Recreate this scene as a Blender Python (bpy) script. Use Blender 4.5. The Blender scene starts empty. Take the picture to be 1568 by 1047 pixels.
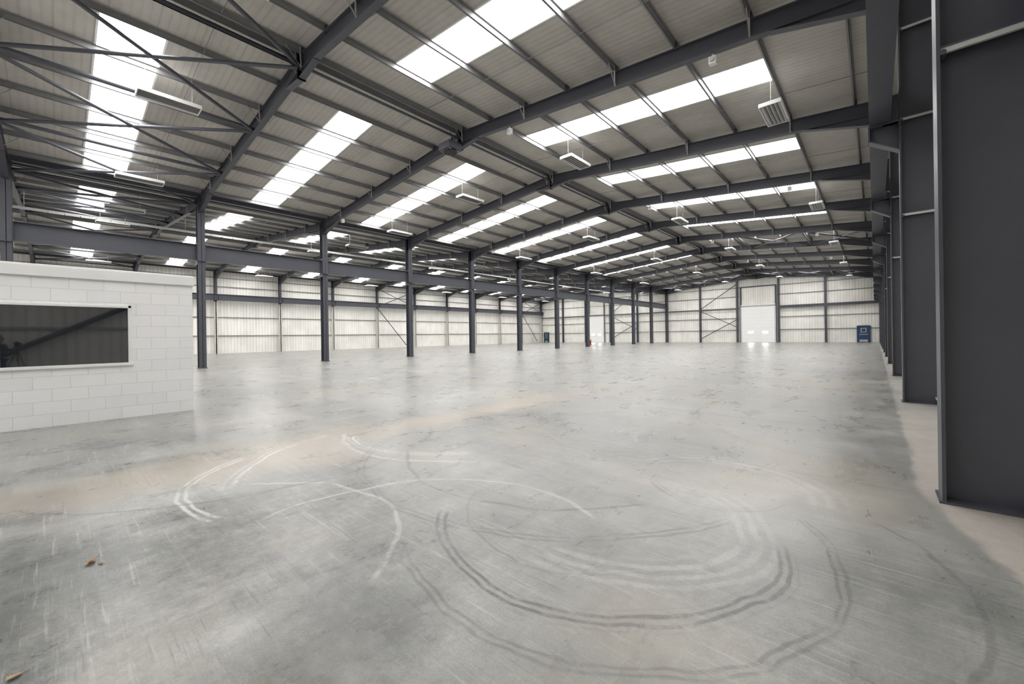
import bpy, math, random
from mathutils import Vector, Matrix
random.seed(4)
scene = bpy.context.scene
try:
    scene.view_settings.view_transform = 'Standard'
    scene.view_settings.look = 'None'
except Exception as e:
    print(e)

# ------------------------------------------------------------------ layout
BAY = 6.65
Y0 = 5.25
FR = [Y0 + BAY * i for i in range(-2, 11)]          # portal frame positions
XR, XM, XL = 0.42, -27.4, -55.2                     # column lines
HALF = (XR - XM) / 2
SL = 1.22 / HALF                                    # roof slope
ZE = 9.0                                            # rafter centre line at eaves
YB, YF = FR[0] - 0.35, FR[-1] + 0.45                # rear / far wall
XWR, XWL = 1.2, -55.75
CEIL = 0.47

# ------------------------------------------------------------------ node helpers
def newmat(name):
    m = bpy.data.materials.new(name)
    m.use_nodes = True
    nt = m.node_tree
    b = nt.nodes.get('Principled BSDF')
    return m, nt, b

def N(nt, typ, **kw):
    n = nt.nodes.new(typ)
    for k, v in kw.items():
        setattr(n, k, v)
    return n

def setin(nt, sock, v):
    if hasattr(v, 'is_linked') or isinstance(v, bpy.types.NodeSocket):
        nt.links.new(v, sock)
    else:
        sock.default_value = v

def M(nt, op, a, b=None, c=None, clamp=False):
    n = N(nt, 'ShaderNodeMath', operation=op)
    n.use_clamp = clamp
    setin(nt, n.inputs[0], a)
    if b is not None: setin(nt, n.inputs[1], b)
    if c is not None: setin(nt, n.inputs[2], c)
    return n.outputs[0]

def MR(nt, v, a, b, c=0.0, d=1.0, smooth=True):
    n = N(nt, 'ShaderNodeMapRange')
    if smooth: n.interpolation_type = 'SMOOTHSTEP'
    setin(nt, n.inputs[0], v)
    n.inputs[1].default_value = a; n.inputs[2].default_value = b
    n.inputs[3].default_value = c; n.inputs[4].default_value = d
    return n.outputs[0]

def MIX(nt, f, a, b, mode='MIX'):
    n = N(nt, 'ShaderNodeMix', data_type='RGBA', blend_type=mode)
    setin(nt, n.inputs[0], f)
    setin(nt, n.inputs[6], a); setin(nt, n.inputs[7], b)
    return n.outputs[2]

def NOISE(nt, vec, scale, detail=4, rough=0.55, dist=0.0):
    n = N(nt, 'ShaderNodeTexNoise')
    nt.links.new(vec, n.inputs['Vector'])
    n.inputs['Scale'].default_value = scale
    n.inputs['Detail'].default_value = detail
    n.inputs['Roughness'].default_value = rough
    n.inputs['Distortion'].default_value = dist
    return n.outputs['Fac']

def MAP(nt, vec, scale=(1, 1, 1), rot=(0, 0, 0), loc=(0, 0, 0)):
    n = N(nt, 'ShaderNodeMapping')
    nt.links.new(vec, n.inputs[0])
    n.inputs['Location'].default_value = loc
    n.inputs['Rotation'].default_value = rot
    n.inputs['Scale'].default_value = scale
    return n.outputs[0]

def BUMP(nt, b, h, strength, dist=0.02):
    n = N(nt, 'ShaderNodeBump')
    n.inputs['Strength'].default_value = strength
    n.inputs['Distance'].default_value = dist
    setin(nt, n.inputs['Height'], h)
    nt.links.new(n.outputs[0], b.inputs['Normal'])

def simple(name, col, rough=0.5, metal=0.0, var=0.12, scale=3.0, bump=0.0):
    m, nt, b = newmat(name)
    tc = N(nt, 'ShaderNodeTexCoord').outputs['Object']
    f = NOISE(nt, tc, scale, 5)
    lo = tuple(c * (1 - var) for c in col) + (1,)
    hi = tuple(min(1, c * (1 + var)) for c in col) + (1,)
    nt.links.new(MIX(nt, f, lo, hi), b.inputs['Base Color'])
    b.inputs['Roughness'].default_value = rough
    b.inputs['Metallic'].default_value = metal
    if bump: BUMP(nt, b, NOISE(nt, tc, scale * 12, 3), bump, 0.005)
    return m

MAT_STEEL = simple('steel_paint', (0.060, 0.063, 0.079), 0.42, 0.0, 0.12, 2.0)
MAT_GALV = simple('galvanised', (0.48, 0.48, 0.47), 0.45, 0.2, 0.12, 4.0)
MAT_PURLIN = simple('purlin_steel', (0.22, 0.22, 0.225), 0.5, 0.1, 0.12, 4.0)
MAT_POST = simple('pale_post', (0.62, 0.61, 0.57), 0.55, 0.0, 0.1, 2.0)
MAT_WHITE = simple('white_enamel', (0.78, 0.78, 0.77), 0.4, 0.0, 0.05, 3.0)
MAT_DOOR = simple('door_panel', (0.90, 0.90, 0.895), 0.4, 0.0, 0.03, 2.0)
MAT_BLUE = simple('blue_paint', (0.012, 0.05, 0.13), 0.45)
MAT_TEAL = simple('teal_paint', (0.01, 0.045, 0.07), 0.45)
MAT_RED = simple('red_enamel', (0.42, 0.015, 0.015), 0.35)
MAT_BLACK = simple('black_rubber', (0.015, 0.015, 0.016), 0.6)
MAT_KERB = simple('kerb_concrete', (0.50, 0.48, 0.45), 0.85, 0, 0.15, 5, 0.4)
MAT_SKIN = simple('skin', (0.30, 0.18, 0.13), 0.5)
MAT_CLOTH = simple('dark_cloth', (0.02, 0.022, 0.03), 0.85, 0, .3, 30, .3)
MAT_JEANS = simple('denim', (0.03, 0.04, 0.07), 0.85, 0, .3, 30, .3)
MAT_HAIR = simple('hair', (0.03, 0.02, 0.012), 0.6)
MAT_LEAF = simple('dry_leaf', (0.42, 0.17, 0.05), 0.7, 0, 0.5, 40, .4)
MAT_LEAF2 = simple('pale_leaf', (0.45, 0.33, 0.2), 0.7, 0, 0.4, 40, .4)

def emis(name, col, s):
    m, nt, b = newmat(name)
    b.inputs['Base Color'].default_value = (0.8, 0.8, 0.8, 1)
    tc = N(nt, 'ShaderNodeTexCoord').outputs['Object']
    w = N(nt, 'ShaderNodeTexWave', wave_type='BANDS', bands_direction='Y')
    nt.links.new(tc, w.inputs[0]); w.inputs['Scale'].default_value = 1.3
    st = MR(nt, w.outputs['Fac'], 0, 1, s * 0.88, s * 1.08, False)
    b.inputs['Emission Color'].default_value = (*col, 1)
    nt.links.new(st, b.inputs['Emission Strength'])
    return m
MAT_SKY = emis('rooflight_grp', (1.0, 0.985, 0.965), 13.8)
MAT_DWIN = emis('door_vision_glass', (0.97, 0.99, 1.0), 26.0)

def cladding(name, direction, col, period=0.3, seam=1.0, bump=0.8, groove=0.25, seamdark=0.8):
    m, nt, b = newmat(name)
    tc = N(nt, 'ShaderNodeTexCoord').outputs['Object']
    sep = N(nt, 'ShaderNodeSeparateXYZ'); nt.links.new(tc, sep.inputs[0])
    c = sep.outputs[0] if direction == 'X' else sep.outputs[1]
    fr = M(nt, 'FRACT', M(nt, 'DIVIDE', c, period))
    tri = M(nt, 'ABSOLUTE', M(nt, 'SUBTRACT', fr, 0.5))
    h = MR(nt, tri, 0.28, 0.40, 0, 1)
    fs = M(nt, 'ABSOLUTE', M(nt, 'SUBTRACT', M(nt, 'FRACT', M(nt, 'DIVIDE', c, seam)), 0.5))
    sm = MR(nt, fs, 0.485, 0.495, 1.0, seamdark, False)
    n = NOISE(nt, tc, 0.5, 5)
    n2 = NOISE(nt, MAP(nt, tc, (2, 2, 0.25)), 1.5, 4)
    k = M(nt, 'MULTIPLY', MR(nt, n, 0.3, 0.7, 0.92, 1.05), MR(nt, n2, 0.3, 0.7, 0.95, 1.03))
    k = M(nt, 'MULTIPLY', k, sm)
    k = M(nt, 'MULTIPLY', k, MR(nt, h, 0, 1, 1.0, 1 - groove, False))
    cc = N(nt, 'ShaderNodeCombineColor')
    for i in range(3):
        nt.links.new(M(nt, 'MULTIPLY', k, col[i]), cc.inputs[i])
    nt.links.new(cc.outputs[0], b.inputs['Base Color'])
    b.inputs['Roughness'].default_value = 0.6
    b.inputs['Specular IOR Level'].default_value = 0.3
    BUMP(nt, b, h, bump, 0.02)
    return m
MAT_CEIL = cladding('roof_liner', 'Y', (0.49, 0.465, 0.43), 0.20, 1.0, 0.22, 0.07, 0.82)
MAT_WX = cladding('wall_cladding_x', 'X', (0.87, 0.855, 0.81), 0.32, 1.0, 0.4, 0.12, 0.7)
MAT_WY = cladding('wall_cladding_y', 'Y', (0.87, 0.855, 0.81), 0.32, 1.0, 0.4, 0.12, 0.7)

def blockwork(name, swap):
    m, nt, b = newmat(name)
    tc = N(nt, 'ShaderNodeTexCoord').outputs['Object']
    sep = N(nt, 'ShaderNodeSeparateXYZ'); nt.links.new(tc, sep.inputs[0])
    cb = N(nt, 'ShaderNodeCombineXYZ')
    nt.links.new(sep.outputs[1 if swap else 0], cb.inputs[0])
    nt.links.new(sep.outputs[2], cb.inputs[1])
    br = N(nt, 'ShaderNodeTexBrick')
    nt.links.new(cb.outputs[0], br.inputs['Vector'])
    br.inputs['Scale'].default_value = 1.0
    br.inputs['Brick Width'].default_value = 0.45
    br.inputs['Row Height'].default_value = 0.225
    br.inputs['Mortar Size'].default_value = 0.005
    br.inputs['Mortar Smooth'].default_value = 0.4
    br.inputs['Color1'].default_value = (0.86, 0.86, 0.865, 1)
    br.inputs['Color2'].default_value = (0.82, 0.82, 0.83, 1)
    br.inputs['Mortar'].default_value = (0.70, 0.70, 0.71, 1)
    n = NOISE(nt, tc, 2.0, 5)
    nt.links.new(MIX(nt, MR(nt, n, .35, .75, 0, 0.08), br.outputs['Color'], (0.6, 0.59, 0.57, 1)), b.inputs['Base Color'])
    hh = M(nt, 'SUBTRACT', M(nt, 'MULTIPLY', NOISE(nt, tc, 60, 3), 0.15), br.outputs['Fac'])
    BUMP(nt, b, hh, 0.6, 0.008)
    b.inputs['Roughness'].default_value = 0.6
    return m
MAT_BLOCKY = blockwork('painted_block_y', True)
MAT_BLOCKX = blockwork('painted_block_x', False)

m, nt, b = newmat('dark_glass')
b.inputs['Base Color'].default_value = (0.018, 0.020, 0.024, 1)
b.inputs['Roughness'].default_value = 0.03
b.inputs['IOR'].default_value = 1.75
MAT_GLASS = m

# ------------------------------------------------------------------ concrete floor
def floor_mat():
    m, nt, b = newmat('power_floated_concrete')
    tc = N(nt, 'ShaderNodeTexCoord').outputs['Object']
    sep = N(nt, 'ShaderNodeSeparateXYZ'); nt.links.new(tc, sep.inputs[0])
    X, Y = sep.outputs[0], sep.outputs[1]
    big = NOISE(nt, tc, 0.30, 6, 0.62, 0.3)
    med = NOISE(nt, MAP(nt, tc, (1.2, 0.8, 1)), 1.2, 9, 0.68, 0.25)
    med2 = NOISE(nt, MAP(nt, tc, (1, 0.28, 1), (0, 0, 0.7), (7, 3, 0)), 2.6, 8, 0.70, 0.2)
    med3 = NOISE(nt, MAP(nt, tc, (0.3, 1.3, 1), (0, 0, 0.25), (17, 31, 0)), 1.6, 8, 0.70, 0.3)
    fine = NOISE(nt, tc, 11, 10, 0.78)
    vf = NOISE(nt, tc, 70, 6, 0.78)
    L = lambda s, w, lo=.34, hi=.66: M(nt, 'MULTIPLY', MR(nt, s, lo, hi, 0, 1, False), w)
    v = M(nt, 'ADD', L(big, .24), L(med, .27))
    v = M(nt, 'ADD', v, L(med2, .23))
    v = M(nt, 'ADD', v, L(med3, .23))
    v = M(nt, 'ADD', v, M(nt, 'MULTIPLY', M(nt, 'SUBTRACT', fine, 0.5), 0.75))
    v = M(nt, 'ADD', v, M(nt, 'MULTIPLY', M(nt, 'SUBTRACT', vf, 0.5), 0.75))
    jit = M(nt, 'MULTIPLY', M(nt, 'SUBTRACT', med, 0.5), 2.6)
    jit = M(nt, 'ADD', jit, M(nt, 'MULTIPLY', M(nt, 'SUBTRACT', fine, 0.5), 1.2))
    for cx, cy, rr, am in [(-3.8, -.07, 1.1, -.42), (-2.2, 1.1, .6, -.26), (-2.47, .56, .26, .34), (-1.05, 3.9, 1.0, .30), (-5.2, .7, .9, .30),
                           (-7.1, 3.8, .9, -.32), (-5.0, 5.6, .9, -.26), (-3.1, 1.6, .7, -.16), (-.3, 2.2, .8, .14), (-3.4, 3.2, 1.0, .14),
                           (-1.9, 2.7, .8, .12), (-5.6, 2.2, .8, .22), (-.1, 4.3, .7, .18), (-9, 2.5, 1.2, .24), (-4.4, 1.0, .5, -.2),
                           (-8.2, 1.0, 1.0, -.22), (-1.6, 1.5, .5, .15), (-6.4, 1.0, .6, -.15), (-2.6, 7.5, 1.6, .15), (-8, 7, 1.8, .14)]:
        ax = M(nt, 'SUBTRACT', X, cx); ay = M(nt, 'SUBTRACT', Y, cy)
        d = M(nt, 'ADD', M(nt, 'SQRT', M(nt, 'ADD', M(nt, 'MULTIPLY', ax, ax), M(nt, 'MULTIPLY', ay, ay))), M(nt, 'MULTIPLY', jit, rr))
        v = M(nt, 'ADD', v, MR(nt, d, rr * .1, rr * 1.4, am, 0))
    v = M(nt, 'ADD', v, 0.0, clamp=True)
    r = N(nt, 'ShaderNodeValToRGB'); nt.links.new(v, r.inputs[0])
    e = r.color_ramp.elements
    e[0].position = 0.02; e[0].color = (0.098, 0.100, 0.100, 1)
    e[1].position = 0.98; e[1].color = (0.45, 0.45, 0.435, 1)
    for p, c in ((0.3, (0.175, 0.178, 0.172, 1)), (0.55, (0.258, 0.260, 0.249, 1)), (0.75, (0.33, 0.33, 0.315, 1))):
        x = e.new(p); x.color = c
    col = r.outputs[0]
    wm = NOISE(nt, MAP(nt, tc, (1, 1, 1), (0, 0, 0), (30, 11, 0)), 0.4, 8, 0.65, 0.2)
    col = MIX(nt, MR(nt, wm, 0.46, 0.68, 0, 0.42), col, (0.36, 0.32, 0.245, 1))
    wob = M(nt, 'MULTIPLY', M(nt, 'SUBTRACT', NOISE(nt, tc, 0.5, 6), 0.5), 1.8)
    dx = M(nt, 'ABSOLUTE', M(nt, 'ADD', M(nt, 'ADD', X, 5.9), wob))
    band = M(nt, 'MULTIPLY', MR(nt, dx, 0.0, 1.1, 1, 0), MR(nt, Y, 6.0, 12.0, 1, 0.0))
    band = M(nt, 'MULTIPLY', band, MR(nt, med, 0.32, 0.66, 0.08, 0.58, False))
    col = MIX(nt, band, col, (0.43, 0.345, 0.26, 1))
    for k, (rot, loc, sc, cc) in enumerate([(0.35, (3, 9, 0), 1.0, (.5, .5, .49, 1)), (-0.7, (13, 2, 0), 1.4, (.48, .48, .47, 1)),
                                            (1.25, (21, 5, 0), 1.1, (.5, .5, .49, 1)), (0.9, (31, 5, 0), 1.2, (.10, .10, .10, 1)), (-.2, (41, 15, 0), 1.2, (.11, .11, .11, 1))]):
        s = NOISE(nt, MAP(nt, tc, (0.9 * sc, 26 * sc, 1), (0, 0, rot), loc), 1.0, 4, 0.65, 0.15)
        s2 = NOISE(nt, MAP(nt, tc, (1, 1, 1), (0, 0, 0), loc), 0.9, 5, .7)
        f = M(nt, 'MULTIPLY', MR(nt, s, 0.56, 0.72, 0, 0.55), MR(nt, s2, 0.46, 0.60, 0, 1))
        col = MIX(nt, f, col, cc)
    fx = NOISE(nt, MAP(nt, tc, (1, 1, 1)), 2.2, 8, 0.8)
    W = (0.58, 0.58, 0.565, 1); K = (0.075, 0.075, 0.075, 1)
    wobr = M(nt, 'MULTIPLY', M(nt, 'SUBTRACT', NOISE(nt, tc, 1.1, 3), 0.5), 0.26)
    def arc(cx, cy, rad, w, strength, colr, a0, a1, stripes=0):
        nonlocal col
        ax = M(nt, 'SUBTRACT', X, cx); ay = M(nt, 'SUBTRACT', Y, cy)
        d = M(nt, 'ADD', M(nt, 'SQRT', M(nt, 'ADD', M(nt, 'MULTIPLY', ax, ax), M(nt, 'MULTIPLY', ay, ay))), wobr)
        f = MR(nt, M(nt, 'ABSOLUTE', M(nt, 'SUBTRACT', d, rad)), w * 0.3, w, 1, 0)
        if stripes:
            f = M(nt, 'MULTIPLY', f, MR(nt, M(nt, 'SINE', M(nt, 'MULTIPLY', d, stripes)), -0.6, 0.8, 0.1, 1))
        f = M(nt, 'MULTIPLY', f, MR(nt, fx, 0.35, 0.56, 0.08, 1))
        am = math.radians((a0 + a1) / 2); hw = math.radians(abs(a1 - a0) / 2)
        dt = M(nt, 'ADD', M(nt, 'MULTIPLY', ax, math.cos(am)), M(nt, 'MULTIPLY', ay, math.sin(am)))
        cs = M(nt, 'DIVIDE', dt, M(nt, 'MAXIMUM', d, 0.05))
        c0 = math.cos(min(math.pi * .98, hw))
        f = M(nt, 'MULTIPLY', f, MR(nt, cs, c0, c0 + .12 * (1 - c0) + .01, 0, 1))
        col = MIX(nt, M(nt, 'MULTIPLY', f, min(1, strength * 1.3)), col, colr)
    arc(-4.7, 2.2, 1.45, .11, .68, W, 205, 295, 90)
    arc(-4.3, 3.2, 2.1, .11, .60, W, 190, 255, 70)
    arc(-5.3, 4.6, 1.75, .11, .68, W, 245, 325, 80)
    arc(-5.1, 4.7, 2.05, .04, .45, W, 235, 320)
    arc(-3.6, .5, 1.5, .03, .35, W, 30, 150)
    arc(-3.2, 4.5, 2.0, .03, .42, K, 200, 330)
    arc(-3.2, 4.5, 2.5, .08, .32, K, 190, 340, 100)
    arc(-1.75, 3.0, 1.30, .10, .60, K, 215, 380, 110)
    arc(-1.75, 3.0, 1.60, .06, .36, K, 240, 400, 140)
    arc(-1.9, 3.1, 1.05, .05, .28, K, 200, 330, 120)
    arc(-1.5, 3.1, 1.9, .08, .30, K, 290, 400, 90)
    arc(-1.6, 3.2, .95, .24, .24, W, 260, 420, 60)
    arc(-1.2, 4.3, .9, .20, .26, W, 0, 160, 50)
    arc(-1.2, 4.3, .55, .06, .3, K, 180, 360, 90)
    arc(-1.5, 6.8, 2.4, .08, .28, W, 20, 170, 80)
    arc(-2.4, 1.6, 1.5, .03, .35, W, 60, 200)
    arc(-6.5, 8.5, 3.0, .10, .38, K, 180, 340, 60)
    arc(-12, 14, 6.0, .14, .38, K, 200, 340, 50)
    arc(-2.0, 13, 5.0, .14, .34, K, 190, 330, 50)
    arc(.5, 9, 3.2, .10, .32, K, 130, 250, 60)
    arc(-7, 2, 2.6, .06, .34, K, 300, 420, 90)
    jy = M(nt, 'MULTIPLY', M(nt, 'ABSOLUTE', M(nt, 'SUBTRACT', M(nt, 'FRACT', M(nt, 'ADD', M(nt, 'DIVIDE', M(nt, 'SUBTRACT', Y, Y0), BAY), 0.5)), 0.5)), BAY)
    jx = M(nt, 'MULTIPLY', M(nt, 'ABSOLUTE', M(nt, 'SUBTRACT', M(nt, 'FRACT', M(nt, 'ADD', M(nt, 'DIVIDE', M(nt, 'ADD', X, 13.49), 13.91), 0.5)), 0.5)), 13.91)
    j = MR(nt, M(nt, 'MINIMUM', jy, jx), 0.004, 0.010, 1, 0)
    j = M(nt, 'MULTIPLY', j, MR(nt, X, .15, .3, 1, 0))
    col = MIX(nt, M(nt, 'MULTIPLY', j, 0.5), col, (0.08, 0.08, 0.08, 1))
    thr = M(nt, 'MULTIPLY', M(nt, 'MAXIMUM', M(nt, 'SUBTRACT', 5.3, Y), 0.0), 0.2)
    edge = M(nt, 'SUBTRACT', M(nt, 'ADD', X, M(nt, 'MULTIPLY', M(nt, 'SUBTRACT', NOISE(nt, tc, 2.5, 6), 0.5), 0.25)), thr)
    est = MR(nt, edge, 0.27, 0.36)
    ef = M(nt, 'MULTIPLY', est, MR(nt, Y, 6, 14, 0.72, 0.2))
    col = MIX(nt, ef, col, MIX(nt, fine, (0.34, 0.30, 0.265, 1), (0.48, 0.44, 0.40, 1)))
    nt.links.new(col, b.inputs['Base Color'])
    rg = M(nt, 'ADD', MR(nt, M(nt, 'ADD', M(nt, 'MULTIPLY', med, .6), M(nt, 'MULTIPLY', med2, .4)), 0.35, 0.65, 0.25, 0.37), M(nt, 'MULTIPLY', est, 0.4))
    nt.links.new(rg, b.inputs['Roughness'])
    b.inputs['Specular IOR Level'].default_value = 0.45
    BUMP(nt, b, M(nt, 'ADD', fine, M(nt, 'MULTIPLY', vf, 0.4)), 0.09, 0.01)
    return m
MAT_FLOOR = floor_mat()

# ------------------------------------------------------------------ mesh builder
class B:
    def __init__(s): s.v = []; s.f = []; s.m = []; s.mats = []
    def mi(s, mat):
        if mat not in s.mats: s.mats.append(mat)
        return s.mats.index(mat)
    def quad(s, pts, mat):
        n = len(s.v); s.v += [tuple(p) for p in pts]; s.f.append(tuple(range(n, n + len(pts)))); s.m.append(s.mi(mat))
    def hexa(s, c, mat):
        n = len(s.v); s.v += [tuple(p) for p in c]
        for q in ((0, 3, 2, 1), (4, 5, 6, 7), (0, 1, 5, 4), (1, 2, 6, 5), (2, 3, 7, 6), (3, 0, 4, 7)):
            s.f.append(tuple(n + i for i in q)); s.m.append(s.mi(mat))
    def box(s, x0, x1, y0, y1, z0, z1, mat):
        s.hexa([(x0, y0, z0), (x1, y0, z0), (x1, y1, z0), (x0, y1, z0), (x0, y0, z1), (x1, y0, z1), (x1, y1, z1), (x0, y1, z1)], mat)
    def bar(s, p0, p1, w, h, mat, up=(0, 0, 1), off=(0, 0)):
        p0 = Vector(p0); p1 = Vector(p1); d = (p1 - p0).normalized(); up = Vector(up)
        side = d.cross(up)
        if side.length < 1e-4: side = d.cross(Vector((1, 0, 0)))
        side.normalize(); u = side.cross(d).normalized()
        c = []
        for p in (p0, p1):
            o = p + side * off[0] + u * off[1]
            c += [o - side * w / 2 - u * h / 2, o + side * w / 2 - u * h / 2, o + side * w / 2 + u * h / 2, o - side * w / 2 + u * h / 2]
        s.hexa(c, mat)
    def ibeam(s, p0, p1, w, h, mat, up=(0, 0, 1), tf=0.025, tw=0.016):
        s.bar(p0, p1, tw, h - 2 * tf, mat, up)
        s.bar(p0, p1, w, tf, mat, up, (0, h / 2 - tf / 2))
        s.bar(p0, p1, w, tf, mat, up, (0, -h / 2 + tf / 2))
    def tube(s, p0, p1, r, mat, seg=10, r2=None):
        p0 = Vector(p0); p1 = Vector(p1); d = (p1 - p0).normalized()
        a = d.cross(Vector((0, 0, 1)))
        if a.length < 1e-3: a = d.cross(Vector((1, 0, 0)))
        a.normalize(); bb = d.cross(a)
        r2 = r if r2 is None else r2
        n = len(s.v)
        for p, rr in ((p0, r), (p1, r2)):
            for i in range(seg):
                t = 2 * math.pi * i / seg
                s.v.append(tuple(p + a * math.cos(t) * rr + bb * math.sin(t) * rr))
        k = s.mi(mat)
        for i in range(seg):
            j = (i + 1) % seg
            s.f.append((n + i, n + j, n + seg + j, n + seg + i)); s.m.append(k)
        s.f.append(tuple(n + i for i in reversed(range(seg)))); s.m.append(k)
        s.f.append(tuple(n + seg + i for i in range(seg))); s.m.append(k)
    def prism_y(s, pts, y0, y1, mat):
        n = len(s.v); L = len(pts)
        for y in (y0, y1):
            for x, z in pts: s.v.append((x, y, z))
        k = s.mi(mat)
        s.f.append(tuple(range(n, n + L))); s.m.append(k)
        s.f.append(tuple(reversed(range(n + L, n + 2 * L)))); s.m.append(k)
        for i in range(L):
            j = (i + 1) % L
            s.f.append((n + i, n + L + i, n + L + j, n + j)); s.m.append(k)
    def mesh(s, name):
        me = bpy.data.meshes.new(name); me.from_pydata(s.v, [], s.f)
        for mt in s.mats: me.materials.append(mt)
        for i, p in enumerate(me.polygons): p.material_index = s.m[i]
        me.update()
        import bmesh
        bm = bmesh.new(); bm.from_mesh(me); bmesh.ops.recalc_face_normals(bm, faces=bm.faces); bm.to_mesh(me); bm.free()
        return me
    def obj(s, name, loc=(0, 0, 0), rot=(0, 0, 0), parent=None):
        return place(name, s.mesh(name), loc, rot, parent)

def place(name, me, loc=(0, 0, 0), rot=(0, 0, 0), parent=None):
    o = bpy.data.objects.new(name, me)
    o.location = loc; o.rotation_euler = rot
    scene.collection.objects.link(o)
    if parent: o.parent = parent
    return o

def empty(name, loc=(0, 0, 0), rot=(0, 0, 0)):
    o = bpy.data.objects.new(name, None); o.location = loc; o.rotation_euler = rot
    o.empty_display_size = 0.2
    scene.collection.objects.link(o); return o

# ------------------------------------------------------------------ shell
b = B(); b.box(XWL - .1, XWR + .1, YB - .1, YF + .1, -0.2, 0, MAT_FLOOR); b.obj('floor')

def gable_pts():
    return [(XWR, ZE + CEIL - SL * (XWR - XR)), (XR - HALF, ZE + CEIL + SL * HALF), (XM, ZE + CEIL),
            (XM - HALF, ZE + CEIL + SL * HALF), (XWL, ZE + CEIL - SL * (XL - XWL))]
b = B(); g = gable_pts()
for (xa, za), (xb, zb) in zip(g[:-1], g[1:]):
    b.hexa([(xa, YB, za), (xb, YB, zb), (xb, YF, zb), (xa, YF, za), (xa, YB, za + .1), (xb, YB, zb + .1), (xb, YF, zb + .1), (xa, YF, za + .1)], MAT_CEIL)
b.obj('ceiling')
for nm, y0, y1 in (('wall_far', YF, YF + .1), ('wall_rear', YB - .1, YB)):
    b = B()
    b.prism_y([(XWL, 0), (XWR, 0)] + [(x, z + .03) for x, z in g], y0, y1, MAT_WX)
    b.obj(nm)
b = B(); b.box(XWL - .1, XWL, YB - .1, YF + .1, 0, g[-1][1] + .1, MAT_WY); b.obj('wall_left')
b = B(); b.box(XWR, XWR + .1, YB - .1, YF + .1, 0, g[0][1] + .1, MAT_WY); b.obj('wall_right')
b = B()
b.box(0.93, XWR, YB, YF, 0, 0.12, MAT_KERB)
b.box(0.90, XWR, YB, YF, 0.10, 0.135, MAT_KERB)
b.obj('trim_1')

# ------------------------------------------------------------------ portal frames
PD = [0.85, 2.72, 4.59, 6.46, 8.33, 10.2, 12.07, 13.72]
def portal():
    b = B(); S = MAT_STEEL
    xi, xo = XR, XR + 0.70
    b.box(xi, xi + .025, -.15, .15, 0, ZE + .3, S)
    b.box(xo - .025, xo, -.15, .15, 0, ZE + .3, S)
    b.box(xi + .02, xo - .02, -.009, .009, 0, ZE + .3, S)
    b.box(xi - .02, xo + .02, -.17, .17, 0, .02, S)
    for z in (3.93, 5.92, 7.8):
        b.box(xi + .02, xo - .02, -.14, .14, z, z + .015, S)
        b.bar((xi + .03, -.12, z - .02), (xo - .03, -.12, z - .02), .03, .05, MAT_GALV)
        b.tube((xi + .04, -.15, z - .04), (xi + .04, -.05, z - .04), .025, S, 8)
    b.prism_y([(xi, 5.3), (xi, 5.88), (xi - .47, 5.88), (xi - .47, 5.6)], -.012, .012, S)
    b.bar((xi - .24, 0, 5.89), (xi + .01, 0, 5.89), .26, .03, S)
    b.bar((xi - .48, 0, 5.89), (xi, 0, 5.89), .30, .03, S)
    b.bar((xi - .47, 0, 5.60), (xi, 0, 5.30), .26, .025, S)
    b.box(xi - .49, xi - .46, -.15, .15, 5.6, 5.9, S)
    for z in [5.35 + .1 * k for k in range(6)]:
        for y in (-.1, .1):
            b.tube((xi - .02, y, z), (xi + .05, y, z), .016, S, 6)
    def rafter(xe, sgn):
        L = HALF
        p0 = (xe, 0, ZE); p1 = (xe + sgn * L, 0, ZE + SL * L)
        b.ibeam(p0, p1, .20, .48, S)
        hl, hd = 2.3, .38
        zt = ZE - .24
        b.prism_y([(xe, zt + .02), (xe + sgn * hl, zt + SL * hl + .02), (xe, zt - hd)], -.008, .008, S)
        b.bar((xe, 0, zt - hd), (xe + sgn * hl, 0, zt + SL * hl - .01), .20, .025, S)
        b.box(xe - .02, xe + .02, -.13, .13, zt - hd - .05, ZE + .3, S)
        xa = xe + sgn * L; za = ZE + SL * L - .24
        b.prism_y([(xa, za + .02), (xa, za - .22), (xa - sgn * 1.1, za - SL * 1.1)], -.008, .008, S)
        b.bar((xa, 0, za - .22), (xa - sgn * 1.1, 0, za - SL * 1.1 - .01), .2, .025, S)
        b.box(xa - .02, xa + .02, -.12, .12, za - .26, za + .5, S)
        for k, d in enumerate(PD):
            x = xe + sgn * d; z = ZE + SL * d
            b.box(x - .05, x + .05, -.09, .09, z + .2, z + .42, S)
            if k % 2 == 1:
                b.bar((x, -.09, z - .22), (x, -.12, z + .44), .035, .035, MAT_GALV)
                b.bar((x, -.09, z - .20), (x + .02, -.55, z + .3), .035, .012, MAT_PURLIN)
                b.bar((x, .09, z - .20), (x + .02, .55, z + .3), .035, .012, MAT_PURLIN)
    rafter(XR, -1); rafter(XM, 1)
    rafter(XM, -1); rafter(XL, 1)
    w = .225
    for x in (XM - w, XM + w - .025): b.box(x, x + .025, -.16, .16, 0, ZE + .3, S)
    b.box(XM - w, XM + w, -.009, .009, 0, ZE + .3, S)
    b.box(XM - w - .06, XM + w + .06, -.2, .2, 0, .03, S)
    b.box(XM - w - .12, XM + w + .12, -.17, .17, 5.79, 5.85, S)
    b.box(XM - w, XM + w, -.19, -.17, 5.6, 6.8, S)
    b.box(XM - w, XM + w, .17, .19, 5.6, 6.8, S)
    for x in (XL - .35, XL - .025): b.box(x, x + .025, -.13, .13, 0, 5.9, MAT_POST)
    b.box(XL - .35, XL, -.05, .05, 0, 5.9, MAT_POST)
    for x in (XL - .35, XL - .025): b.box(x, x + .025, -.13, .13, 5.9, ZE + .3, S)
    b.box(XL - .35, XL, -.009, .009, 5.9, ZE + .3, S)
    return b.mesh('portal_frame')
pm = portal()
for y in FR: place('portal_frame', pm, (0, y, 0))

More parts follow.
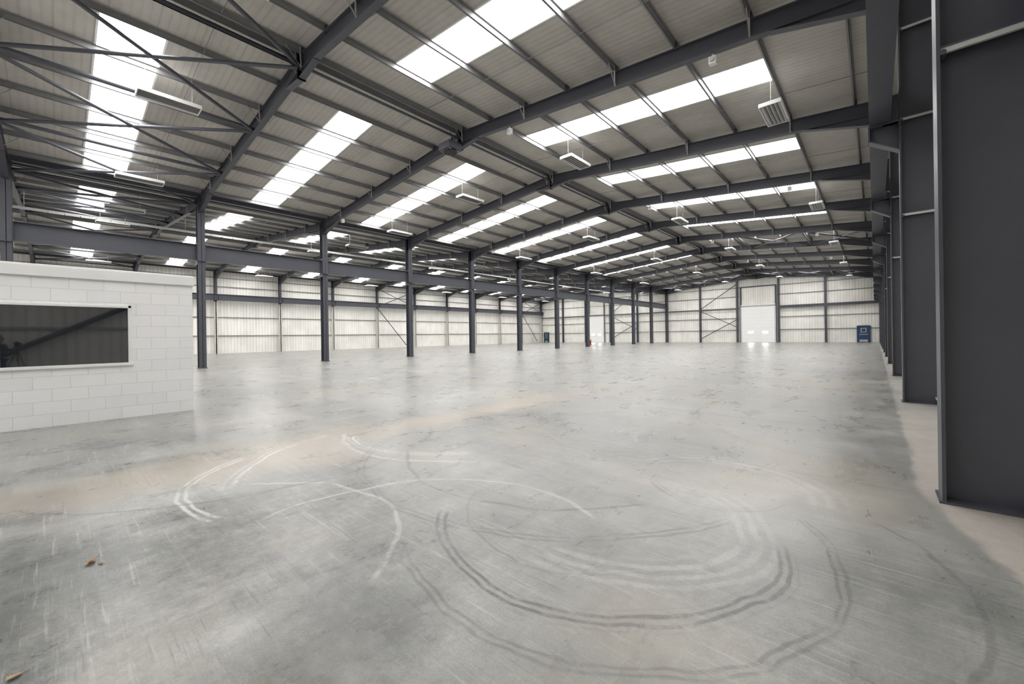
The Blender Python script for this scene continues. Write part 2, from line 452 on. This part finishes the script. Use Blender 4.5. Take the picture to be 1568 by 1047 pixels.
def runway(x, w, z0, z1):
    b = B(); zm = (z0 + z1) / 2
    b.ibeam((x, YB + .1, zm), (x, YF - .1, zm), w, z1 - z0, MAT_STEEL, tf=.03, tw=.015)
    for y in FR:
        for s in (-.2, .2):
            b.box(x - w / 2 + .02, x + w / 2 - .02, y + s - .006, y + s + .006, z0 + .02, z1 - .02, MAT_STEEL)
    b.obj('runway_beam')
runway(.12, .34, 5.91, 6.65)
runway(XM + .02, .36, 5.86, 6.70)
runway(XL + .18, .30, 6.0, 6.7)

# purlins (Z sections)
b = B()
for xe, sg in ((XR, -1), (XM, 1), (XM, -1), (XL, 1)):
    for d in PD:
        x = xe + sg * d; z = ZE + SL * d + .255
        b.box(x - .004, x + .004, YB, YF, z, z + .18, MAT_PURLIN)
        b.box(x - .05, x + .004, YB, YF, z, z + .008, MAT_PURLIN)
        b.box(x - .004, x + .05, YB, YF, z + .17, z + .178, MAT_PURLIN)
    for i in range(len(FR) - 1):
        ym = (FR[i] + FR[i + 1]) / 2 + 1.15
        b.bar((xe + sg * .2, ym, ZE + .3), (xe + sg * (HALF - .2), ym, ZE + .3 + SL * (HALF - .4)), .016, .016, MAT_PURLIN)
    b.box(xe + sg * .25 - .06, xe + sg * .25 + .06, YB, YF, ZE + .22, ZE + .42, MAT_STEEL)
b.obj('roof_purlins')

# rooflights
def rooflight(d0, d1, sg):
    b = B(); hw = .70
    z0, z1 = SL * d0, SL * d1; x0, x1 = sg * d0, sg * d1
    b.hexa([(x0, -hw, z0 - .02), (x1, -hw, z1 - .02), (x1, hw, z1 - .02), (x0, hw, z0 - .02),
            (x0, -hw, z0 - .005), (x1, -hw, z1 - .005), (x1, hw, z1 - .005), (x0, hw, z0 - .005)], MAT_SKY)
    for y in (-hw - .02, hw + .02):
        b.bar((x0, y, z0 - .02), (x1, y, z1 - .02), .05, .03, MAT_WHITE)
    for x, z in ((x0, z0), (x1, z1)):
        b.bar((x, -hw - .03, z - .02), (x, hw + .03, z - .02), .05, .03, MAT_WHITE)
    return b.mesh('skylight')
RM = {('r'): rooflight(PD[1], PD[6], -1), ('l'): rooflight(PD[0], PD[6], 1)}
for i in range(len(FR) - 1):
    ym = (FR[i] + FR[i + 1]) / 2 - .38
    for xe, k in ((XR, 'r'), (XM, 'l'), (XM, 'r'), (XL, 'l')):
        place('skylight', RM[k], (xe, ym, ZE + CEIL))

# roof bracing
def roof_brace(i, xe, sg, n0=0, n1=3):
    b = B(); ya, yb = FR[i], FR[i + 1]
    ds = [HALF * k / 3 for k in range(4)]
    for k in range(n0, n1):
        P = [Vector((xe + sg * d, y, ZE + SL * d - .12)) for d in (ds[k], ds[k + 1]) for y in (ya, yb)]
        b.tube(P[0], P[3], .06, MAT_STEEL); b.tube(P[1], P[2], .06, MAT_STEEL)
    for k in range(n0, n1 + 1):
        b.tube((xe + sg * ds[k], ya, ZE + SL * ds[k] - .05), (xe + sg * ds[k], yb, ZE + SL * ds[k] - .05), .07, MAT_STEEL)
    b.obj('roof_bracing')
for xe, sg in ((XR, -1), (XM, 1), (XM, -1), (XL, 1)):
    roof_brace(1, xe, sg); roof_brace(11, xe, sg)
roof_brace(7, XR, -1, 0, 2)
b = B()
for x, z in ((XR - HALF, ZE + SL * HALF - .05), (XM - HALF, ZE + SL * HALF - .05)):
    b.tube((x, FR[0], z), (x, FR[-1], z), .05, MAT_STEEL)
b.obj('ridge_tie')
b = B()
b.box(XM - .12, XM + .12, YB, YF, ZE + .27, ZE + .40, MAT_PURLIN)
b.obj('valley_gutter')

# wall rails
b = B()
for z in (1.9, 3.8, 5.3, 7.2, 8.6):
    for xa, xb in ((XWL, -43.5), (-39.7, -16.0), (-10.9, XWR)):
        b.box(xa, xb, YF - .16, YF, z, z + .012, MAT_GALV)
        b.box(xa, xb, YF - .16, YF - .15, z, z + .06, MAT_PURLIN)
b.box(-43.5, -39.7, YF - .16, YF - .15, 7.2, 7.26, MAT_PURLIN)
b.obj('sheeting_rails')
b = B()
for z in (2.0, 4.1, 7.6, 8.6):
    b.box(XWL, XWL + .16, YB, YF, z, z + .012, MAT_GALV)
    b.box(XWL + .15, XWL + .16, YB, YF, z, z + .06, MAT_PURLIN)
for z in (2.0, 3.95, 6.0, 7.8):
    b.box(XWR - .08, XWR, YB, YF, z, z + .1, MAT_GALV)
b.obj('sheeting_rails')

# far gable posts, rails and bracing
b = B(); S = MAT_STEEL
yy = YF - .30
def roofz(x):
    for (xa, za), (xb, zb) in zip(g[:-1], g[1:]):
        if xb <= x <= xa: return za + (zb - za) * (xa - x) / (xa - xb)
    return ZE
GP = [XR - 5.564 * k for k in range(1, 5)] + [XM - 5.56 * k for k in range(1, 5)]
for x in GP:
    z = roofz(x) - .25
    for s in (-.15, .15): b.box(x - .13, x + .13, yy + s - .01, yy + s + .01, 0, z, S)
    b.box(x - .008, x + .008, yy - .15, yy + .15, 0, z, S)
b.box(GP[1], XR, yy - .14, yy - .02, 5.15, 5.5, S)
b.box(GP[3], GP[2], yy - .12, yy - .02, 5.3, 5.42, S)
b.box(XM, GP[3], yy - .12, yy - .02, 5.3, 5.42, S)
b.box(XL, XM, yy - .12, yy - .02, 5.3, 5.42, S)
for xa, xb in ((GP[3], GP[2]), (XM - 11.1, XM - 5.56)):
    b.tube((xa, yy - .16, .5), (xb, yy - .16, 3.6), .06, S)
    b.tube((xa, yy - .16, 5.2), (xb, yy - .16, 2.4), .05, S)
    b.tube((xa, yy - .16, 5.4), (xb, yy - .16, 9.2), .06, S)
b.obj('gable_posts')

b = B()
x = XL + .1
for i in (6, 11):
    ya, yb = FR[i], FR[i + 1]
    b.tube((x, ya, 5.8), (x, (ya + yb) / 2 + 1.5, .3), .06, S)
    b.tube((x, ya, 6.2), (x, yb, 8.9), .06, S)
    b.tube((x, ya, 8.8), (x, yb, 6.3), .05, S)
b.obj('wall_bracing')
b = B()
b.tube((.98, FR[1], .6), (.98, FR[2], 4.4), .10, S)
b.tube((.98, FR[1], 4.6), (.98, FR[2], 8.2), .08, S)
b.obj('wall_bracing')

# doors on far wall
def sectional(x0, x1, h, name):
    e = empty(name, ((x0 + x1) / 2, YF, 0))
    w = (x1 - x0) / 2
    b = B(); n = int(round(h / .55)); ph = h / n
    for k in range(n):
        b.box(-w, w, -.26, -.19, k * ph + .010, (k + 1) * ph - .010, MAT_DOOR)
        b.box(-w, w, -.22, -.19, k * ph - .010, k * ph + .010, MAT_WHITE)
        b.box(-w, w, -.266, -.26, k * ph + ph * .45, k * ph + ph * .55, MAT_DOOR)
    b.obj('panels', parent=e)
    b = B()
    for s in (-1, 1):
        b.box(s * w - .09, s * w + .09, -.2, -.02, 0, h + 3.2, MAT_STEEL)
        b.box(s * w - s * .10 - .03, s * w - s * .10 + .03, -.32, -.26, 0, h + .3, MAT_GALV)
    b.box(-w, w, -.26, -.02, h, h + .10, MAT_GALV)
    b.box(-w, w, -.2, -.02, h + 3.1, h + 3.22, MAT_STEEL)
    b.tube((-w, -.34, h + .25), (w, -.34, h + .25), .07, MAT_WHITE, 14)
    b.obj('frame', parent=e)
    b = B()
    for cx in (-w * .42, w * .42):
        b.box(cx - .42, cx + .42, -.285, -.26, 1.36, 1.74, MAT_GALV)
        b.box(cx - .37, cx + .37, -.295, -.28, 1.40, 1.70, MAT_DWIN)
    b.obj('vision_panels', parent=e)
sectional(-15.8, -11.1, 5.5, 'door_1')
sectional(-43.3, -39.9, 5.3, 'door_2')

def pdoor(x0, x1, h, mat, name):
    e = empty(name, ((x0 + x1) / 2, YF, 0)); w = (x1 - x0) / 2
    b = B()
    b.box(-w, w, -.22, -.04, .02, h, mat)
    b.box(-w * .45, w * .45, -.228, -.22, h * .62, h * .88, MAT_WHITE)
    b.box(-w * .38, w * .38, -.233, -.225, h * .64, h * .86, MAT_GLASS)
    b.box(-w * .8, w * .8, -.26, -.23, h * .47, h * .5, MAT_GALV)
    b.box(-w * .7, w * .7, -.228, -.22, .08, .35, MAT_GALV)
    b.obj('leaf', parent=e)
    b = B()
    b.box(-w - .09, -w, -.27, -.02, 0, h + .09, mat); b.box(w, w + .09, -.27, -.02, 0, h + .09, mat)
    b.box(-w, w, -.27, -.02, h, h + .09, mat)
    b.box(-.25, .25, -.24, -.18, h + .2, h + .4, MAT_WHITE)
    b.obj('frame', parent=e)
pdoor(-1.75, -.55, 2.15, MAT_BLUE, 'door_3')
pdoor(-54.7, -53.6, 2.1, MAT_TEAL, 'door_4')

# ------------------------------------------------------------------ site office
OX, OY = -11.0, 1.95
e = empty('site_office', (OX, OY, 0))
H = 2.68; T = .14; LY = 7.2; LX = 4.5
wy0, wy1 = -.70 - OY, .98 - OY
wz0, wz1 = 1.05, 2.21
b = B()
b.box(-T, 0, -LY, wy0, 0, H, MAT_BLOCKY); b.box(-T, 0, wy1, 0, 0, H, MAT_BLOCKY)
b.box(-T, 0, wy0, wy1, 0, wz0, MAT_BLOCKY); b.box(-T, 0, wy0, wy1, wz1, H, MAT_BLOCKY)
b.box(-LX, -LX + T, -LY, 0, 0, H, MAT_BLOCKY)
b.obj('side_walls', parent=e)
b = B()
b.box(-LX + T, -T, -T, 0, 0, H, MAT_BLOCKX); b.box(-LX + T, -T, -LY, -LY + T, 0, H, MAT_BLOCKX)
b.obj('end_walls', parent=e)
b = B()
b.box(-LX - .04, .035, -LY - .04, .035, H, H + .19, MAT_WHITE)
b.box(-LX - .02, .02, -LY - .02, .02, H + .19, H + .215, MAT_WHITE)
o = b.obj('roof_fascia', parent=e)
bv = o.modifiers.new('bev', 'BEVEL'); bv.width = .008; bv.segments = 2
b = B(); fw = .05
b.box(-.06, .02, wy0, wy0 + fw, wz0, wz1, MAT_WHITE); b.box(-.06, .02, wy1 - fw, wy1, wz0, wz1, MAT_WHITE)
b.box(-.06, .02, wy0, wy1, wz1 - fw, wz1, MAT_WHITE); b.box(-.06, .03, wy0 - .02, wy1 + .02, wz0 - .015, wz0 + fw * .8, MAT_WHITE)
o = b.obj('window_frame', parent=e)
bv = o.modifiers.new('bev', 'BEVEL'); bv.width = .005; bv.segments = 2
# pane sits very slightly out of parallel in its frame
b = B()
tl = math.tan(math.radians(1.8)); ga, gb = wy0 + .02, wy1 - .02; gm = (ga + gb) / 2; gz0, gz1 = wz0 + .02, wz1 - .02
fa = -.022 - (ga - gm) * tl; fb = -.022 - (gb - gm) * tl
b.hexa([(fa - .01, ga, gz0), (fa, ga, gz0), (fb, gb, gz0), (fb - .01, gb, gz0), (fa - .01, ga, gz1), (fa, ga, gz1), (fb, gb, gz1), (fb - .01, gb, gz1)], MAT_GLASS)
b.obj('window_glass', parent=e)

# ------------------------------------------------------------------ light fittings
def fitting():
    b = B()
    b.box(-.30, .30, -.80, .80, .05, .09, MAT_WHITE)
    for s in (-1, 1): b.box(s * .30 - .012, s * .30 + .012, -.8, .8, -.03, .09, MAT_WHITE)
    for s in (-1, 1): b.box(-.30, .30, s * .8 - .012, s * .8 + .012, -.03, .09, MAT_WHITE)
    for k in range(5):
        x = -.22 + .11 * k
        b.tube((x, -.76, .02), (x, .76, .02), .013, MAT_WHITE, 8)
        if k < 4: b.box(x + .045, x + .065, -.78, .78, -.02, .05, MAT_PURLIN)
    b.box(-.08, .08, -.35, .35, .09, .16, MAT_GALV)
    for y in (-.6, .6):
        b.tube((0, y, .09), (0, y, 1.0), .006, MAT_GALV, 6)
    return b.mesh('light_fitting')
fm = fitting()
for i in range(1, 12, 2):
    y = (FR[i] + FR[i + 1]) / 2 + .6
    for x in (-2.4, -10.1, -17.2, -24.4, -30.4, -37.6, -45, -52):
        d = min(abs(x - XR), abs(x - XM), abs(x - XL))
        place('light_fitting', fm, (x, y, ZE + SL * d - .55))

b = B()
b.box(-.09, .09, -.07, .07, 0, .2, MAT_WHITE); b.tube((0, -.07, .1), (0, -.12, .1), .06, MAT_GALV, 12)
b.tube((0, 0, .2), (0, 0, .29), .02, MAT_GALV, 8)
em = b.mesh('emergency_light')
for i in (3, 5, 7, 9):
    for x in (-10.6, -24.6, -3.2):
        d = min(abs(x - XR), abs(x - XM))
        place('emergency_light', em, (x, FR[i], ZE + SL * d - .25 - .29))
b = B()
b.box(-.35, .35, -.35, .35, 0, .28, MAT_STEEL); b.tube((0, 0, -.08), (0, 0, 0), .28, MAT_BLACK, 20)
for k in range(5): b.box(-.3 + .13 * k, -.28 + .13 * k, -.3, .3, -.03, 0.0, MAT_GALV)
b.tube((0, 0, .28), (0, 0, .6), .03, MAT_GALV)
b.obj('ceiling_fan_unit', (XR - HALF, FR[3] - .6, ZE + SL * HALF - .75))

b = B()
for s in (-.15, .15): b.box(-33 + s - .01, -33 + s + .01, YB + .2, FR[-1] - .3, 8.5, 8.58, MAT_GALV)
y = YB + .3
while y < FR[-1] - .4: b.box(-33.15, -32.85, y, y + .05, 8.5, 8.515, MAT_GALV); y += .6
for y in FR[:-1]: b.tube((-33, y + .3, 8.55), (-33, y + .3, 9.6), .008, MAT_GALV, 6)
b.obj('cable_tray')

# ------------------------------------------------------------------ fire point
e = empty('fire_extinguisher_stand', (-31.0, 51.5, 0), (0, 0, .6))
b = B()
b.box(-.30, .30, -.15, .15, .03, .10, MAT_RED); b.box(-.30, .30, .11, .15, .1, .95, MAT_RED)
b.box(-.25, .25, .09, .11, .75, .92, MAT_WHITE)
b.box(-.28, -.22, -.12, .12, 0, .03, MAT_BLACK); b.box(.22, .28, -.12, .12, 0, .03, MAT_BLACK)
b.obj('stand', parent=e)
b = B()
for x in (-.15, .15):
    b.tube((x, 0, .1), (x, 0, .56), .085, MAT_RED, 16); b.tube((x, 0, .56), (x, 0, .64), .085, MAT_RED, 16, .03)
    b.tube((x, 0, .64), (x, 0, .7), .025, MAT_BLACK, 8); b.bar((x - .02, 0, .7), (x + .1, 0, .74), .03, .02, MAT_BLACK)
    b.tube((x + .05, -.05, .66), (x + .1, -.06, .3), .012, MAT_BLACK, 8)
b.obj('extinguishers', parent=e)

# ------------------------------------------------------------------ leaves
def leaf(name, loc, size, rot, mat, curl):
    b = B(); n = 12; rows = []
    prof = [0.02, .28, .45, .36, .5, .34, .42, .26, .3, .14, .08, 0.01, .01]
    for i in range(n + 1):
        t = i / n; w = prof[i] * size
        y = (t - .5) * size * 1.5; z = curl * size * (2 * t - 1) ** 2 + .003
        rows.append([(-w, y, z + w * .45), (0, y, z), (w, y, z + w * .6)])
    for i in range(n):
        for k in range(2):
            b.quad([rows[i][k], rows[i][k + 1], rows[i + 1][k + 1], rows[i + 1][k]], mat)
    b.tube((0, size * .73, curl * size), (.01, size * 1.1, curl * size * 1.1), .0015, mat, 5)
    b.obj(name, loc, (0, 0, rot))
leaf('dry_leaf', (-4.0, .14, 0), .055, 1.0, MAT_LEAF, .25)
leaf('dry_leaf', (-3.93, .18, 0), .03, 2.3, MAT_LEAF2, .2)
leaf('dry_leaf', (-2.9, -.14, 0), .04, .4, MAT_LEAF2, .1)
leaf('dry_leaf', (-6.8, .55, 0), .03, .9, MAT_LEAF2, .2)

# ------------------------------------------------------------------ photographer (mirrored in the office window)
def skin_fig(name, verts, edges, radii, mat, root=0, parent=None, sub=2):
    me = bpy.data.meshes.new(name); me.from_pydata(verts, edges, [])
    o = bpy.data.objects.new(name, me); scene.collection.objects.link(o)
    md = o.modifiers.new('skin', 'SKIN'); md.use_smooth_shade = True
    for i, r in enumerate(radii):
        r = r if isinstance(r, tuple) else (r, r)
        me.skin_vertices[0].data[i].radius = r
        me.skin_vertices[0].data[i].use_root = (i == root)
    s = o.modifiers.new('sub', 'SUBSURF'); s.levels = sub; s.render_levels = sub
    me.materials.append(mat)
    if parent: o.parent = parent
    return o
th = math.atan(556 / 622)
P = empty('photographer', (.60, -.62, 0), (0, 0, th))
skin_fig('jacket', [(0, 0, .95), (0, 0, 1.12), (0, .01, 1.28), (0, .01, 1.42), (0, .02, 1.50),
                    (.17, .01, 1.42), (.24, .05, 1.16), (.17, .27, 1.17),
                    (-.17, .01, 1.42), (-.24, .05, 1.16), (-.17, .27, 1.17)],
         [(0, 1), (1, 2), (2, 3), (3, 4), (3, 5), (5, 6), (6, 7), (3, 8), (8, 9), (9, 10)],
         [(.16, .12), (.14, .11), (.17, .12), (.13, .09), .06, .065, .05, .038, .065, .05, .038], MAT_CLOTH, 0, P)
skin_fig('trousers', [(0, 0, .98), (.1, 0, .88), (.11, .03, .5), (.12, 0, .1), (-.1, 0, .88), (-.11, .03, .5), (-.12, 0, .1)],
         [(0, 1), (1, 2), (2, 3), (0, 4), (4, 5), (5, 6)], [(.15, .11), .10, .07, .055, .10, .07, .055], MAT_JEANS, 0, P)
for s in (-1, 1):
    skin_fig('shoe', [(s * .12, -.05, .05), (s * .12, .06, .045), (s * .13, .18, .035)], [(0, 1), (1, 2)], [.05, .045, .033], MAT_BLACK, 0, P)
    hx = s * .16
    skin_fig('palm', [(hx, .28, 1.18), (hx - s * .02, .36, 1.21)], [(0, 1)], [(.028, .02), (.036, .018)], MAT_SKIN, 0, P)
    for k in range(4):
        fx = hx - s * .02 + (k - 1.5) * .018; L = (.065, .075, .07, .055)[k]
        skin_fig('finger', [(fx, .37, 1.21), (fx, .37 + L * .5, 1.215), (fx - s * .005, .37 + L * .8, 1.195), (fx - s * .005, .37 + L * .75, 1.17)],
                 [(0, 1), (1, 2), (2, 3)], [.009, .009, .008, .007], MAT_SKIN, 0, P, 1)
    skin_fig('thumb', [(hx - s * .03, .31, 1.19), (hx - s * .065, .35, 1.195), (hx - s * .07, .385, 1.19)], [(0, 1), (1, 2)], [.011, .010, .008], MAT_SKIN, 0, P, 1)
skin_fig('head', [(0, .02, 1.48), (0, .03, 1.57), (0, .045, 1.62), (0, .03, 1.69), (0, .02, 1.76)],
         [(0, 1), (1, 2), (2, 3), (3, 4)], [.055, .06, (.07, .085), (.078, .095), (.055, .07)], MAT_SKIN, 0, P)
skin_fig('hair', [(0, -.02, 1.62), (0, -.015, 1.70), (0, .01, 1.77), (0, .06, 1.785)], [(0, 1), (1, 2), (2, 3)],
         [(.07, .06), (.084, .075), (.07, .06), (.05, .02)], MAT_HAIR, 0, P)
b = B()
b.tube((0, .12, 1.66), (0, .148, 1.635), .010, MAT_SKIN, 8, .016)
b.box(-.024, .024, .118, .127, 1.592, 1.600, MAT_RED)
for s in (-1, 1):
    b.tube((s * .03, .105, 1.672), (s * .03, .118, 1.672), .012, MAT_BLACK, 10)
    b.tube((s * .074, .02, 1.655), (s * .09, .01, 1.66), .025, MAT_SKIN, 10)
b.obj('face_features', parent=P)
e = empty('camera_tripod', (.21, -.235, 0), (0, 0, th))
b = B()
for k in range(3):
    a = math.radians(90 + 120 * k)
    ca, sa = math.cos(a), math.sin(a)
    b.tube((ca * .04, sa * .04, 1.18), (ca * .24, sa * .24, .62), .015, MAT_BLACK)
    b.tube((ca * .24, sa * .24, .62), (ca * .45, sa * .45, .0), .011, MAT_BLACK)
b.tube((0, 0, .85), (0, 0, 1.36), .014, MAT_BLACK); b.tube((0, 0, 1.13), (0, 0, 1.2), .05, MAT_BLACK)
b.box(-.05, .05, -.04, .04, 1.36, 1.43, MAT_BLACK)
b.bar((0, -.04, 1.38), (.02, -.25, 1.28), .018, .018, MAT_BLACK)
b.obj('tripod', parent=e)
b = B()
b.box(-.07, .07, -.04, .03, 1.43, 1.53, MAT_BLACK); b.prism_y([(-.03, 1.53), (.03, 1.53), (.018, 1.565), (-.018, 1.565)], -.03, .03, MAT_BLACK)
b.tube((0, .03, 1.48), (0, .12, 1.48), .038, MAT_BLACK, 20)
b.obj('camera_body', parent=e)

# ------------------------------------------------------------------ world
w = bpy.data.worlds.new('World'); scene.world = w; w.use_nodes = True
bg = w.node_tree.nodes['Background']
bg.inputs[0].default_value = (0.75, 0.83, 0.95, 1); bg.inputs[1].default_value = 1.0

# ------------------------------------------------------------------ camera
cam = bpy.data.cameras.new('camera'); co = bpy.data.objects.new('camera', cam)
scene.collection.objects.link(co)
f = 622.0
cam.sensor_width = 36; cam.sensor_fit = 'HORIZONTAL'; cam.lens = f / 1568 * 36
cam.shift_y = -9 / 1568
cam.clip_start = .02; cam.clip_end = 300
phi = math.radians(.83)
F = Vector((-math.sin(th), math.cos(th), 0)); R = Vector((math.cos(th), math.sin(th), 0)); U = Vector((0, 0, 1))
U2 = U * math.cos(phi) + R * math.sin(phi); R2 = R * math.cos(phi) - U * math.sin(phi)
mat = Matrix((( R2.x, U2.x, -F.x, 0), (R2.y, U2.y, -F.y, 0), (R2.z, U2.z, -F.z, 1.5), (0, 0, 0, 1)))
co.matrix_world = mat
scene.camera = co
